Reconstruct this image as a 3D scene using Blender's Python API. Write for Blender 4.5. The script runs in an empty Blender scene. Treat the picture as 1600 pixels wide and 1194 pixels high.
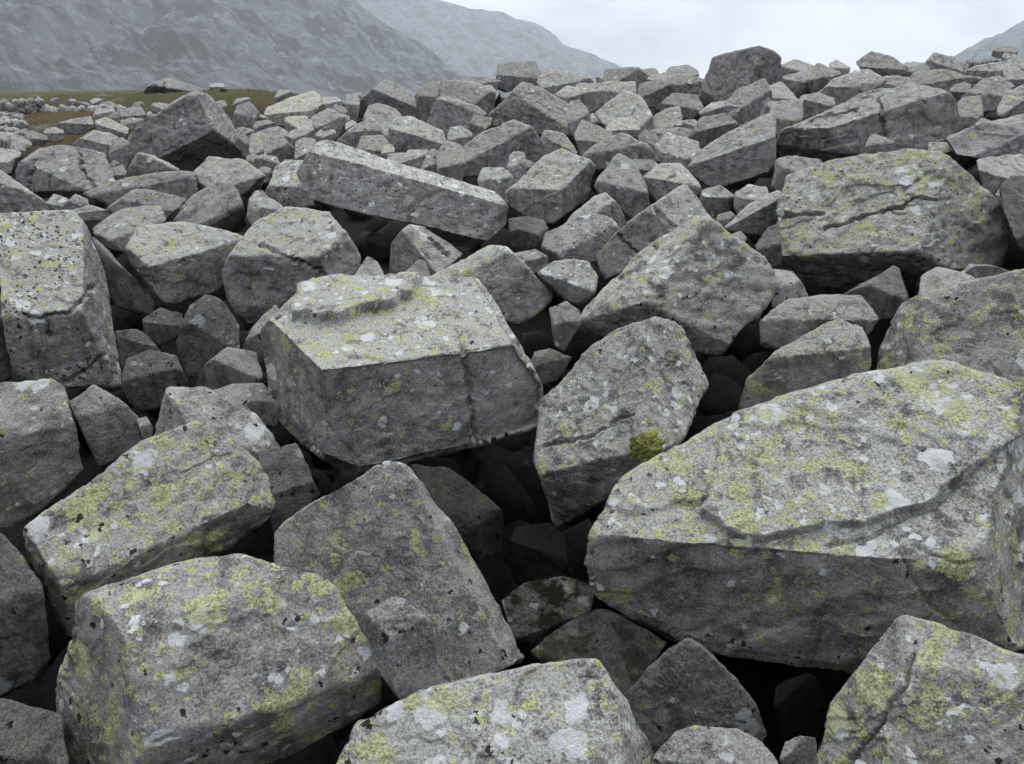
import bpy, bmesh, math, random
import numpy as np
from mathutils import Vector, Matrix

# ------------------------------------------------------------------ camera, sky, sun, exposure
FPX, CX, CY = 1164.0, 800.0, 597.0          # focal length and centre of the photograph, in its pixels
PITCH = math.radians(21.0)                   # camera looks down by this much; eye is the origin
scene = bpy.context.scene
cam_data = bpy.data.cameras.new("camera")
cam_data.sensor_width = 36.0
cam_data.lens = 36.0 * FPX / 1600.0
cam_data.clip_start = 0.05
cam_data.clip_end = 9000.0
cam = bpy.data.objects.new("camera", cam_data)
cam.location = (0, 0, 0)
cam.rotation_euler = (math.pi / 2 - PITCH, 0, 0)
scene.collection.objects.link(cam)
scene.camera = cam

SUN_EL, SUN_AZ = math.radians(62), math.radians(14)   # azimuth from +Y towards +X
world = bpy.data.worlds.new("World")
scene.world = world
world.use_nodes = True
wn, wl = world.node_tree.nodes, world.node_tree.links
wn.clear()
w_out = wn.new("ShaderNodeOutputWorld")
w_bg = wn.new("ShaderNodeBackground")
w_bg.inputs["Strength"].default_value = 0.1
w_sky = wn.new("ShaderNodeTexSky")
w_sky.sky_type = 'NISHITA'
w_sky.sun_disc = False
w_sky.sun_elevation = SUN_EL
w_sky.sun_rotation = SUN_AZ
w_tc = wn.new("ShaderNodeTexCoord")
w_map = wn.new("ShaderNodeMapping")
w_map.inputs["Scale"].default_value = (1.0, 1.0, 2.6)
w_n = wn.new("ShaderNodeTexNoise")
w_n.inputs["Scale"].default_value = 3.6
w_n.inputs["Detail"].default_value = 6.0
w_n.inputs["Roughness"].default_value = 0.55
w_n.inputs["Distortion"].default_value = 0.4
w_r = wn.new("ShaderNodeValToRGB")
w_r.color_ramp.elements[0].position = 0.38
w_r.color_ramp.elements[0].color = (4.2, 4.4, 4.85, 1)
w_r.color_ramp.elements[1].position = 0.62
w_r.color_ramp.elements[1].color = (7.6, 7.95, 8.35, 1)
w_mix = wn.new("ShaderNodeMix")
w_mix.data_type = 'RGBA'
w_mix.inputs[0].default_value = 0.93
wl.new(w_tc.outputs["Generated"], w_map.inputs["Vector"])
wl.new(w_map.outputs["Vector"], w_n.inputs["Vector"])
wl.new(w_n.outputs["Fac"], w_r.inputs["Fac"])
wl.new(w_sky.outputs["Color"], w_mix.inputs[6])
wl.new(w_r.outputs["Color"], w_mix.inputs[7])
w_sep = wn.new("ShaderNodeSeparateXYZ")           # overcast sky: brighter overhead than at the horizon
wl.new(w_tc.outputs["Generated"], w_sep.inputs[0])
w_gr = wn.new("ShaderNodeMapRange")
w_gr.inputs[1].default_value = 0.05; w_gr.inputs[2].default_value = 1.0
w_gr.inputs[3].default_value = 1.0; w_gr.inputs[4].default_value = 2.6
wl.new(w_sep.outputs[2], w_gr.inputs[0])
w_mul = wn.new("ShaderNodeVectorMath"); w_mul.operation = 'SCALE'
wl.new(w_mix.outputs[2], w_mul.inputs[0]); wl.new(w_gr.outputs[0], w_mul.inputs["Scale"])
wl.new(w_mul.outputs[0], w_bg.inputs["Color"])
wl.new(w_bg.outputs[0], w_out.inputs["Surface"])

sun_data = bpy.data.lights.new("sun", 'SUN')
sun_data.energy = 1.5
sun_data.angle = math.radians(28)
sun_data.color = (1.0, 0.98, 0.95)
sun = bpy.data.objects.new("sun", sun_data)
to_sun = Vector((math.sin(SUN_AZ) * math.cos(SUN_EL), math.cos(SUN_AZ) * math.cos(SUN_EL), math.sin(SUN_EL)))
sun.rotation_euler = to_sun.to_track_quat('Z', 'Y').to_euler()
scene.collection.objects.link(sun)

scene.view_settings.view_transform = 'Standard'
scene.view_settings.look = 'None'
scene.view_settings.exposure = 0.6
scene.view_settings.gamma = 1.0
scene.cycles.max_bounces = 4
scene.cycles.diffuse_bounces = 2
scene.cycles.volume_bounces = 1
scene.cycles.use_denoising = True
scene.cycles.denoising_prefilter = 'NONE'
scene.cycles.use_adaptive_sampling = True
scene.cycles.adaptive_threshold = 0.02

# ------------------------------------------------------------------ helpers
cp, sp = math.cos(PITCH), math.sin(PITCH)

def rays(px):
    """pixels of the photograph -> unit directions in the world"""
    px = np.atleast_2d(np.asarray(px, float))
    x = (px[:, 0] - CX) / FPX
    y = -(px[:, 1] - CY) / FPX
    d = np.stack([x, cp + y * sp, -sp + y * cp], 1)
    return d / np.linalg.norm(d, axis=1, keepdims=True)

def project(P):
    f = P[:, 1] * cp - P[:, 2] * sp
    u = P[:, 1] * sp + P[:, 2] * cp
    f = np.maximum(f, 1e-6)
    return np.stack([CX + FPX * P[:, 0] / f, CY - FPX * u / f], 1)

HAZE = 0.00031
EYE, SLOPE_Y, SLOPE_X, FAR = 1.75, 0.071, 0.065, 36.0

def field(x, y):
    """mean surface of the boulder field, eye-relative height"""
    return -EYE + SLOPE_Y * y + SLOPE_X * x

def field_dist(px, py):
    d = rays([(px, py)])[0]
    den = SLOPE_Y * d[1] + SLOPE_X * d[0] - d[2]
    t = EYE / den if den > 1e-4 else 1e9
    return min(t, FAR)

# --- gradient noise in numpy
_rng = np.random.RandomState(7)
_perm = np.concatenate([_rng.permutation(256)] * 2).astype(np.int32)
_g = _rng.normal(size=(256, 3)); _g /= np.linalg.norm(_g, axis=1, keepdims=True)

def gnoise(P):
    i = np.floor(P).astype(np.int32); f = P - i
    i &= 255
    u = f * f * f * (f * (f * 6 - 15) + 10)
    out = 0
    for dx in (0, 1):
        for dy in (0, 1):
            for dz in (0, 1):
                h = _perm[(_perm[(_perm[(i[:, 0] + dx) & 255] + i[:, 1] + dy) & 255] + i[:, 2] + dz) & 255]
                g = _g[h]
                dot = g[:, 0] * (f[:, 0] - dx) + g[:, 1] * (f[:, 1] - dy) + g[:, 2] * (f[:, 2] - dz)
                w = (u[:, 0] if dx else 1 - u[:, 0]) * (u[:, 1] if dy else 1 - u[:, 1]) * (u[:, 2] if dz else 1 - u[:, 2])
                out = out + w * dot
    return out * 1.5

def fbm(P, octs=3, lac=2.1, gain=0.5):
    s, a = 0, 1.0
    for k in range(octs):
        s = s + a * gnoise(P * lac ** k + 17.3 * k)
        a *= gain
    return s

_ico = {}
def ico(level):
    if level not in _ico:
        bm = bmesh.new()
        bmesh.ops.create_icosphere(bm, subdivisions=level, radius=1.0)
        v = np.array([x.co[:] for x in bm.verts]); v /= np.linalg.norm(v, axis=1, keepdims=True)
        bm.verts.index_update()
        f = np.array([[x.index for x in q.verts] for q in bm.faces], np.int32)
        bm.free()
        _ico[level] = (v, f)
    return _ico[level]

def mesh_np(name, V, F, smooth=True):
    F = np.asarray(F, np.int32)
    k = F.shape[1]
    me = bpy.data.meshes.new(name)
    me.vertices.add(len(V)); me.vertices.foreach_set("co", np.asarray(V, np.float32).ravel())
    me.loops.add(F.size); me.loops.foreach_set("vertex_index", F.ravel())
    me.polygons.add(len(F)); me.polygons.foreach_set("loop_start", np.arange(0, F.size, k, dtype=np.int32))
    me.update(calc_edges=True)
    if smooth:
        me.polygons.foreach_set("use_smooth", np.ones(len(F), bool))
    return me

def vnormals(V, F):
    n = np.cross(V[F[:, 1]] - V[F[:, 0]], V[F[:, 2]] - V[F[:, 0]])
    N = np.zeros_like(V)
    for k in range(F.shape[1]):
        for c in range(3):
            N[:, c] += np.bincount(F[:, k], n[:, c], minlength=len(V))
    return N / np.maximum(np.linalg.norm(N, axis=1, keepdims=True), 1e-12)

def hull_planes(P):
    bm = bmesh.new()
    for p in P: bm.verts.new(p)
    bmesh.ops.convex_hull(bm, input=list(bm.verts))
    bm.normal_update()
    c = P.mean(0)
    pl = []
    for f in bm.faces:
        a = f.calc_area()
        if a < 1e-9: continue
        n = np.array(f.normal[:]); d = float(n @ np.array(f.verts[0].co[:]))
        if n @ c > d: n, d = -n, -d
        pl.append((a, n, d))
    bm.free()
    pl.sort(key=lambda t: -t[0])
    keep = []
    for a, n, d in pl:                       # one plane for each nearly flat patch
        if all(not (n @ m > 0.998) for _, m, _ in keep): keep.append((a, n, d))
    return np.array([k[1] for k in keep]), np.array([k[2] for k in keep])

def link(ob):
    scene.collection.objects.link(ob)
    return ob

def seg_dist(px, poly):
    best = np.full(len(px), 1e9)
    for (ax, ay), (bx, by) in zip(poly[:-1], poly[1:]):
        d = np.array([bx - ax, by - ay], float); L = d @ d
        t = np.clip(((px - (ax, ay)) @ d) / L, 0, 1)
        q = np.array([ax, ay]) + t[:, None] * d
        best = np.minimum(best, np.hypot(*(px - q).T))
    return best

def in_poly(px, poly):
    x, y = px[:, 0], px[:, 1]
    ins = np.zeros(len(px), bool)
    for (ax, ay), (bx, by) in zip(poly, poly[1:] + poly[:1]):
        if ay == by: continue
        c = ((ay > y) != (by > y)) & (x < (bx - ax) * (y - ay) / (by - ay) + ax)
        ins ^= c
    return ins

def P2(s):
    return [tuple(float(v) for v in q.split(',')) for q in s.split()]

# ------------------------------------------------------------------ materials
def new_mat(name):
    m = bpy.data.materials.new(name)
    m.use_nodes = True
    nt = m.node_tree
    bsdf = next(n for n in nt.nodes if n.type == 'BSDF_PRINCIPLED')
    return m, nt, bsdf

class NT:
    """short-hand for building node trees"""
    def __init__(s, nt): s.nt = nt
    def n(s, t, **kw):
        x = s.nt.nodes.new(t)
        for k, v in kw.items(): setattr(x, k, v)
        return x
    def put(s, sock, v):
        if hasattr(v, 'links') or isinstance(v, bpy.types.NodeSocket): s.nt.links.new(v, sock)
        else: sock.default_value = v
    def noise(s, vec, scale, detail=3.0, rough=0.55, dist=0.0, out=0):
        x = s.n("ShaderNodeTexNoise")
        s.put(x.inputs["Vector"], vec); x.inputs["Scale"].default_value = scale
        x.inputs["Detail"].default_value = detail; x.inputs["Roughness"].default_value = rough
        x.inputs["Distortion"].default_value = dist
        return x.outputs[out]
    def vor(s, vec, scale, rnd=1.0):
        x = s.n("ShaderNodeTexVoronoi")
        s.put(x.inputs["Vector"], vec); x.inputs["Scale"].default_value = scale
        x.inputs["Randomness"].default_value = rnd
        return x.outputs["Distance"], x.outputs["Color"]
    def math(s, op, a, b=0.0, c=None, clamp=False):
        x = s.n("ShaderNodeMath", operation=op); x.use_clamp = clamp
        s.put(x.inputs[0], a); s.put(x.inputs[1], b)
        if c is not None: s.put(x.inputs[2], c)
        return x.outputs[0]
    def vmath(s, op, a, b):
        x = s.n("ShaderNodeVectorMath", operation=op)
        s.put(x.inputs[0], a); s.put(x.inputs[1], b)
        return x.outputs[0]
    def ss(s, v, lo, hi, a=0.0, b=1.0):
        x = s.n("ShaderNodeMapRange", interpolation_type='SMOOTHSTEP')
        s.put(x.inputs[0], v); s.put(x.inputs[1], lo); s.put(x.inputs[2], hi); s.put(x.inputs[3], a); s.put(x.inputs[4], b)
        return x.outputs[0]
    def mix(s, f, a, b, blend='MIX'):
        x = s.n("ShaderNodeMix", data_type='RGBA', blend_type=blend)
        s.put(x.inputs[0], f); s.put(x.inputs[6], a); s.put(x.inputs[7], b)
        return x.outputs[2]
    def attr(s, name):
        x = s.n("ShaderNodeAttribute", attribute_type='OBJECT'); x.attribute_name = name
        return x.outputs["Fac"]
    def bump(s, h, strength, dist, normal=None):
        x = s.n("ShaderNodeBump"); s.put(x.inputs["Height"], h)
        x.inputs["Strength"].default_value = strength; x.inputs["Distance"].default_value = dist
        if normal is not None: s.put(x.inputs["Normal"], normal)
        return x.outputs[0]

def rock_material():
    m, nt, bsdf = new_mat("lichened_quartzite")
    N = NT(nt)
    tc = N.n("ShaderNodeTexCoord"); oi = N.n("ShaderNodeObjectInfo"); geo = N.n("ShaderNodeNewGeometry")
    rnd = N.math('MULTIPLY', oi.outputs["Random"], 83.0)
    off = N.n("ShaderNodeCombineXYZ")
    N.put(off.inputs[0], rnd); N.put(off.inputs[1], N.math('MULTIPLY', rnd, 0.37)); N.put(off.inputs[2], N.math('MULTIPLY', rnd, 0.61))
    co = N.vmath('ADD', tc.outputs["Object"], off.outputs[0])
    rot = N.n("ShaderNodeVectorRotate", rotation_type='EULER_XYZ')      # foliation axis differs from boulder to boulder
    N.put(rot.inputs["Vector"], co)
    e = N.n("ShaderNodeCombineXYZ")
    N.put(e.inputs[0], N.math('MULTIPLY', oi.outputs["Random"], 9.0)); N.put(e.inputs[1], N.math('MULTIPLY', oi.outputs["Random"], 23.0))
    N.put(rot.inputs["Rotation"], e.outputs[0])
    fol = N.n("ShaderNodeMapping"); N.put(fol.inputs["Vector"], rot.outputs[0]); fol.inputs["Scale"].default_value = (4, 4, 26)
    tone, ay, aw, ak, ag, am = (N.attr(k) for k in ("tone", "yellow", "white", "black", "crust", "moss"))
    warm = N.attr("warm")
    def split(c):
        x = N.n("ShaderNodeSeparateColor"); N.put(x.inputs[0], c)
        return x.outputs[0], x.outputs[1], x.outputs[2]
    big, pa, pb = split(N.noise(co, 2.5, 3, 0.6, 0, 1))
    med = N.noise(co, 10.0, 4, 0.68)
    grain = N.noise(co, 120.0, 4, 0.85)
    streak = N.noise(fol.outputs[0], 1.0, 3, 0.65, 0.3)
    wobc = N.noise(co, 30.0, 3, 0.7, 0, 1)
    breakup = split(wobc)[0]
    v = N.math('MULTIPLY_ADD', big, 0.80, N.math('MULTIPLY', med, 0.95))
    v = N.math('MULTIPLY_ADD', streak, 0.35, v)
    v = N.math('MULTIPLY_ADD', grain, 2.0, v)
    v = N.ss(v, 1.56, 2.54)
    stone = N.mix(v, (0.070, 0.067, 0.067, 1), (0.41, 0.395, 0.385, 1))
    stone = N.mix(N.math('MULTIPLY', N.ss(pb, 0.45, 0.65), warm), stone, (0.21, 0.165, 0.13, 1))
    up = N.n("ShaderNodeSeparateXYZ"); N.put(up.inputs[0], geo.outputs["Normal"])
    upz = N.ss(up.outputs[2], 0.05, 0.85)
    run = N.n("ShaderNodeMapping"); N.put(run.inputs["Vector"], co); run.inputs["Scale"].default_value = (7, 7, 0.9)   # water stains run down steep faces
    stain = N.math('MULTIPLY', N.ss(N.noise(run.outputs[0], 1.0, 4, 0.7), 0.52, 0.66), N.math('MULTIPLY_ADD', upz, -0.6, 0.6))
    stone = N.mix(stain, stone, (0.055, 0.050, 0.047, 1))
    # thin grey-green lichen crust, paler on upward faces to paint in top light
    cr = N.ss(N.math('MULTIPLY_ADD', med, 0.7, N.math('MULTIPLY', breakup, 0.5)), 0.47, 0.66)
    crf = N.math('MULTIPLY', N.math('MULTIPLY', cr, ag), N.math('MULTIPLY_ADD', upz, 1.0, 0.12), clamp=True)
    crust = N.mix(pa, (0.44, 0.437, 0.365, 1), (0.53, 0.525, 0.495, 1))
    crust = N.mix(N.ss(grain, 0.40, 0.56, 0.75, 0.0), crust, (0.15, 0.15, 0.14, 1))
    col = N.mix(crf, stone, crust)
    # round thalli: white, yellow-green, black
    wob = N.vmath('ADD', co, N.vmath('MULTIPLY', N.vmath('SUBTRACT', wobc, (0.5, 0.5, 0.5)), (0.05, 0.05, 0.05)))
    def thalli(vec, scale, amount, rmax, soft, shift, gr=0.0):
        d, c = N.vor(N.vmath('ADD', vec, (shift, shift * 0.7, -shift)), scale)
        r_, g_, b_ = split(c)
        rad = N.math('MULTIPLY', N.math('POWER', g_, 1.5), rmax)
        return N.math('MULTIPLY', N.ss(N.math('MULTIPLY_ADD', grain, gr, d), N.math('SUBTRACT', rad, soft), rad, 1.0, 0.0), N.math('LESS_THAN', r_, amount))
    reach = N.math('MULTIPLY_ADD', upz, 0.75, 0.25)
    aw_ = N.math('MULTIPLY', N.math('MULTIPLY', aw, reach), N.ss(pa, 0.40, 0.60, 0.30, 1.25))
    wl_ = N.math('MAXIMUM', thalli(wob, 11.0, aw_, 0.85, 0.06, 3.1, 0.25), thalli(wob, 32.0, N.math('MULTIPLY', aw_, 0.9), 0.80, 0.1, 7.7, 0.2))
    col = N.mix(N.math('MULTIPLY', wl_, 0.92), col, N.mix(grain, (0.48, 0.50, 0.50, 1), (0.70, 0.71, 0.70, 1)))
    ay_ = N.math('MULTIPLY', N.math('MULTIPLY', ay, N.math('MULTIPLY_ADD', upz, 0.7, 0.3)), N.ss(pb, 0.36, 0.50, 0.08, 1.7))
    yl = N.math('MAXIMUM', thalli(wob, 13.0, ay_, 1.55, 0.10, 11.3, 1.0), thalli(wob, 40.0, ay_, 1.6, 0.2, 5.9, 1.0))
    yl = N.math('MULTIPLY', yl, N.ss(N.math('MULTIPLY_ADD', grain, 1.0, N.math('MULTIPLY', breakup, 0.7)), 0.70, 0.84, 0.30, 1.0))
    col = N.mix(N.math("MULTIPLY", yl, 0.82), col, N.mix(N.ss(grain, 0.4, 0.6), (0.23, 0.23, 0.105, 1), (0.57, 0.57, 0.28, 1)))
    ak_ = N.math('MULTIPLY', N.math('MULTIPLY', ak, 0.6), N.ss(big, 0.48, 0.60, 0.02, 1.25))
    bl = thalli(wob, 52.0, ak_, 1.15, 0.1, 17.0, 0.55)
    col = N.mix(N.math('MULTIPLY', bl, 0.93), col, (0.014, 0.014, 0.015, 1))
    # dark mossy colour: moss on pit stones, painted shade on other gap stones
    col = N.mix(N.math('MULTIPLY', N.ss(med, 0.42, 0.58), am), col, N.mix(grain, (0.012, 0.013, 0.006, 1), (0.05, 0.05, 0.015, 1)))
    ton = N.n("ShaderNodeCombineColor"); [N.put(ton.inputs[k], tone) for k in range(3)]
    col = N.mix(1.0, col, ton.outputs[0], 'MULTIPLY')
    N.put(bsdf.inputs["Base Color"], col)
    bsdf.inputs["Roughness"].default_value = 0.72
    bsdf.inputs["Specular IOR Level"].default_value = 0.10
    h = N.math('MULTIPLY_ADD', streak, 0.5, N.noise(co, 26.0, 6, 0.76))
    N.put(bsdf.inputs["Normal"], N.bump(h, 0.9, 0.032))
    return m

ROCK = rock_material()

# ------------------------------------------------------------------ boulder builder
TRI = [0]

def solve(pts, faces, D0, size):
    """depth of every digitised corner so that the named faces come out flat with the given facing"""
    n = len(pts)
    R = rays(pts)
    rows, rhs = [], []
    K = len(faces)
    for k, (az, el, ids) in enumerate(faces):
        a, e = math.radians(az), math.radians(el)
        nv = np.array([math.sin(a) * math.cos(e), -math.cos(a) * math.cos(e), math.sin(e)])
        for i in ids:
            r = np.zeros(n + K); r[i] = nv @ R[i]; r[n + k] = -1.0
            rows.append(r); rhs.append(0.0)
    r = np.zeros(n + K); r[:n] = 8.0 / n; rows.append(r); rhs.append(8.0 * D0)
    for i in range(n):
        r = np.zeros(n + K); r[i] = 0.06; rows.append(r); rhs.append(0.06 * D0)
    t = np.linalg.lstsq(np.array(rows), np.array(rhs), rcond=None)[0][:n]
    t = np.clip(t, D0 - 0.6 * size, D0 + 0.8 * size)
    return R * t[:, None], t

def outline(pts):
    """2-D convex hull"""
    q = sorted(set(map(tuple, pts)))
    def half(s):
        h = []
        for p in s:
            while len(h) > 1 and (h[-1][0]-h[-2][0])*(p[1]-h[-2][1]) - (h[-1][1]-h[-2][1])*(p[0]-h[-2][0]) <= 0: h.pop()
            h.append(p)
        return h
    a, b = half(q), half(q[::-1])
    return a[:-1] + b[:-1]

def area(h):
    return 0.5 * abs(sum(a[0]*b[1] - b[0]*a[1] for a, b in zip(h, h[1:] + h[:1])))

def rock_mesh(name, P, level, rng, sharp=34.0, rough=1.0, chips=10, cracks=(), steps=(), size=None, strata=1.0, front=(), rim=()):
    """closed stone surface round the body of P: flat broken faces, worn edges, chips, layers, cracks.
    front: planes (normal, offset) of the faces that were read off; rim: planes that close the outline"""
    C = P.mean(0)
    Q = P - C
    w, E = np.linalg.eigh(np.cov(Q.T) + 1e-9 * np.eye(3))
    S = np.sqrt(w); S = np.maximum(S, S.max() * 0.25)
    W = (Q @ E) / S
    n, d = hull_planes(P)
    dc = n @ C
    if len(front):
        keep = d > -0.13 * np.linalg.norm(C)               # hull faces turned away from the viewer
        n = np.vstack([n[keep], [f[0] for f in front], [f[0] for f in rim]])
        d = np.concatenate([d[keep], [f[1] for f in front], [f[1] for f in rim]])
    n2 = (n @ E) * S
    L = np.linalg.norm(n2, axis=1)
    d = (d - n @ C) / L
    n = n2 / L[:, None]
    cen = np.zeros(3)
    for _ in range(60):                                     # a centre well inside all planes
        m = d - n @ cen
        i = int(m.argmin())
        cen = cen - n[i] * 0.03 * (1 if m[i] < 0.55 else 0)
    d = d - n @ cen
    if chips:
        u = rng.normal(size=(chips, 3)); u /= np.linalg.norm(u, axis=1, keepdims=True)
        sup = ((W - cen) @ u.T).max(0)
        n = np.vstack([n, u]); d = np.concatenate([d, sup * rng.uniform(0.93, 0.99, chips)])
    d = np.maximum(d, 0.06)
    sharp = sharp * 2.6
    U, F = ico(level)
    vw = (-(C + 0.0) @ E) / S; vw = vw / np.linalg.norm(vw)
    U = U + 0.5 * vw; U = U / np.linalg.norm(U, axis=1, keepdims=True)
    A = np.maximum(U @ n.T, 0) / d
    mx = A.max(1)
    r = 1.0 / (mx * ((A / mx[:, None]) ** sharp).sum(1) ** (1.0 / sharp)) * 1.004
    V = ((U * r[:, None] + cen) * S) @ E.T          # centre-relative, world axes
    if size is None: size = float(np.ptp(Q, axis=0).max())
    Nn = vnormals(V, F)
    o = rng.uniform(-50, 50, 3)
    ax = rng.normal(size=3); ax /= np.linalg.norm(ax)
    q = V / size
    lo = fbm(q * 2.3 + o, 2)
    mid = fbm(q * 7.0 + o * 1.3, 3)
    ter = gnoise(q * 3.6 + o * 0.7 + 0.25 * mid[:, None]) * 3.2
    fl = np.floor(ter); fr = ter - fl
    ter = fl + np.clip((fr - 0.5) * 8.0 + 0.5, 0, 1)     # spalled plateaus with steps between
    s = q @ ax
    lam = gnoise(np.stack([s * 26, (q @ np.cross(ax, (0.3, 0.5, 0.8))) * 2.5, q[:, 2] * 1.5], 1) + o)
    hi = fbm(q * 24.0 + o, 3 if level >= 6 else 1)
    pit = np.maximum(gnoise(q * 11 + o * 2) - 0.42, 0)
    disp = size * rough * (0.009 * lo + 0.0055 * mid + 0.0062 * ter + 0.0042 * strata * lam + 0.0036 * hi - 0.020 * pit)
    V = V + Nn * disp[:, None]
    if cracks or steps:
        Wd = V + C
        vis = ((Wd * Nn).sum(1) < 0)
        px = project(Wd)
        jit = 6.0 * np.stack([fbm(q * 14 + o, 3), fbm(q * 14 - o, 3)], 1)
        for poly, hgt in steps:
            pj = px + 1.3 * jit
            ins = in_poly(pj, poly)
            dd = seg_dist(pj, poly + poly[:1]) * np.where(ins, 1, -1)
            k = np.clip(dd / 2.6 + 0.5, 0, 1); k = k * k * (3 - 2 * k)
            V = V + Nn * (vis * (k - 0.5) * hgt)[:, None]
        for poly, wid, dep in cracks:
            dd = seg_dist(px + jit, poly)
            k = np.clip(1 - dd / wid, 0, 1)
            V = V - Nn * (vis * k ** 0.45 * dep)[:, None]
    TRI[0] += len(F)
    return mesh_np(name, V, F), C

BOULDERS = []
def boulder(label, pts, faces=None, short=None, dist=None, dz=1.0, thick=0.7, name="boulder", group="boulders of the blockfield",
            y=None, w=None, k=None, g=None, tone=None, warm=None, moss=0.0, sharp=34.0, rough=1.0, cracks=(), steps=(),
            level=None, chips=3, category="boulder", strata=1.0, seed=None):
    pts = P2(pts) if isinstance(pts, str) else list(pts)
    idx = len(BOULDERS)
    rng = np.random.RandomState(1000 + idx if seed is None else seed)
    hl = outline(pts)
    A = area(hl)
    xs = [p[0] for p in hl]; ys = [p[1] for p in hl]
    wd, ht = max(xs) - min(xs), max(ys) - min(ys)
    cx, cy = (max(xs) + min(xs)) / 2, (max(ys) + min(ys)) / 2
    D0 = (field_dist(cx, cy + 0.15 * ht) if dist is None else dist) * dz
    size = D0 * max(wd, ht) / FPX
    if faces is None:                        # two broad faces meeting in a ridge: a lit top and a shaded front
        rx, ry = cx + rng.uniform(-.22, .22) * wd, cy + rng.uniform(-.16, .06) * ht
        i0 = len(pts)
        pts = pts + [(rx, ry)]
        tp = [i for i, p in enumerate(pts[:i0]) if p[1] < ry] + [i0]
        bt = [i for i, p in enumerate(pts[:i0]) if p[1] >= ry] + [i0]
        fc = [(rng.uniform(-35, 35), rng.uniform(44, 68), tp), (rng.uniform(-30, 30), rng.uniform(-8, 14), bt)]
    else:
        fc = []
        for part in faces.split('|'):
            a, ids = part.split(':')
            az, el = (float(v) for v in a.split(','))
            fc.append((az - math.degrees(math.atan2(cx - CX, FPX)), el, [int(c, 36) for c in ids]))   # azimuth is counted from the line of sight
    V, t = solve(pts, fc, D0, size)
    ho = np.array(hl); c2 = ho.mean(0)
    tb = {tuple(p): tt for p, tt in zip(map(tuple, pts), t)}
    tmax = max(t.max() * 0.5 + t.mean() * 0.5, t.mean())
    back = rays(c2 + (ho - c2) * 0.84 + np.array([0, 0.03 * ht])) * np.array([max(tb[tuple(p)], tmax * 0.5 + 0.5 * tb[tuple(p)]) + thick * size for p in hl])[:, None]
    P = np.vstack([V, back])
    if level is None:
        level = 7 if A > 52000 else 6 if A > 7000 else 5 if A > 900 else 4
    front, rim = [], []
    for az, el, ids in fc:
        if len(ids) < 3: continue
        a_, e_ = math.radians(az), math.radians(el)
        g_ = np.array([math.sin(a_) * math.cos(e_), -math.cos(a_) * math.cos(e_), math.sin(e_)])
        F_ = V[ids]
        sv = np.linalg.svd(F_ - F_.mean(0))[2][2]
        sv = sv if sv @ g_ > 0 else -sv
        nn = sv * 0.6 + g_ * 0.4 if sv @ g_ > 0.75 else g_
        nn = nn / np.linalg.norm(nn)
        dd = float((F_ @ nn).mean())
        over = float((V @ nn).max()) - dd
        front.append((nn, dd + max(0.0, over - 0.035 * size)))
    for p, q in zip(hl, hl[1:] + hl[:1]):
        r1, r2 = rays([p, q])
        nn = np.cross(r1, r2); nn /= np.linalg.norm(nn)
        if nn @ V.mean(0) > 0: nn = -nn
        rim.append((nn, 0.006 * size))
    me, C = rock_mesh(name, P, level, rng, sharp, rough, chips if faces else chips + 3, cracks, steps, size, strata, front, rim)
    ob = bpy.data.objects.new(name, me)
    ob.location = C
    me.materials.append(ROCK)
    far = min(D0 / 12.0, 1.0)
    ob["tone"] = float((rng.uniform(0.70, 1.06)) if tone is None else tone)  # lowest tones on gap stones include painted-in shade
    ob["yellow"] = float(rng.uniform(0.0, 0.22) if y is None else y)
    ob["white"] = float(rng.uniform(0.03, 0.16) if w is None else w)
    ob["black"] = float(rng.uniform(0.02, 0.18) if k is None else k)
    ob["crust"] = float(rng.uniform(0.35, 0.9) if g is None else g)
    ob["warm"] = float(rng.uniform(0.0, 0.6) if warm is None else warm)
    ob["moss"] = float(moss)
    ob["label"] = label; ob["category"] = category; ob["group"] = group
    link(ob)
    BOULDERS.append(dict(ob=ob, cx=cx, cy=cy, w=wd, h=ht, D=D0, short=short, hull=hl))
    return ob

# ------------------------------------------------------------------ the boulders one can pick out
# corners are digitised in photograph pixels; every face is listed as azimuth,elevation:corners and solved for depth
# --- nearest rows
boulder("huge pale grey boulder with stepped lichened top and dark overhanging front", 
    "912,880 965,755 1100,665 1300,598 1480,575 1570,605 1650,720 1700,900 1620,1010 1530,985 1330,1048 1130,1025 970,965 925,930 1190,848 1540,835 1562,905 1060,872",
    "8,60:012345efh|8,-10:0hefg9abcd|66,20:5678gf", short="the huge stepped boulder", dz=0.98, thick=0.6,
    y=.70, w=.65, k=.18, g=.9, tone=1.0, sharp=40, rough=.8,
    steps=[(P2("1100,800 1150,832 1195,842 1300,822 1385,806 1440,788 1465,772 1540,718 1590,690 1600,560 1480,550 1300,570 1150,620 1112,740"), .034),
           (P2("975,800 1040,790 1108,768 1112,740 1160,600 1050,660 950,750"), .012)],
    cracks=[(P2("1300,850 1400,815 1465,785 1535,722"), 3, .02), (P2("1410,850 1420,900 1455,950 1500,985"), 3, .015), (P2("1440,850 1500,885 1540,880"), 3, .015)])
boulder("large flat-topped middle block with a raised layer on top and cracked right end",
    "408,515 470,450 520,438 748,434 802,520 852,600 855,667 742,701 600,730 535,741 478,702 423,640 500,578 725,546",
    "3,70:01234cd|6,-2:cd456789|-58,8:0c9ab", short="the flat-topped middle block", thick=0.6,
    y=.30, w=.42, k=.06, g=1.3, tone=1.05, sharp=60, rough=.6, warm=.3,
    steps=[(P2("455,495 468,430 530,415 660,420 640,462 600,478 560,488 505,500 480,492"), .060)],
    cracks=[(P2("722,535 733,590 738,640 741,700"), 5, .035), (P2("540,548 585,556 605,568"), 3, .012), (P2("500,660 545,705 570,735"), 3, .012)])
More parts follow.
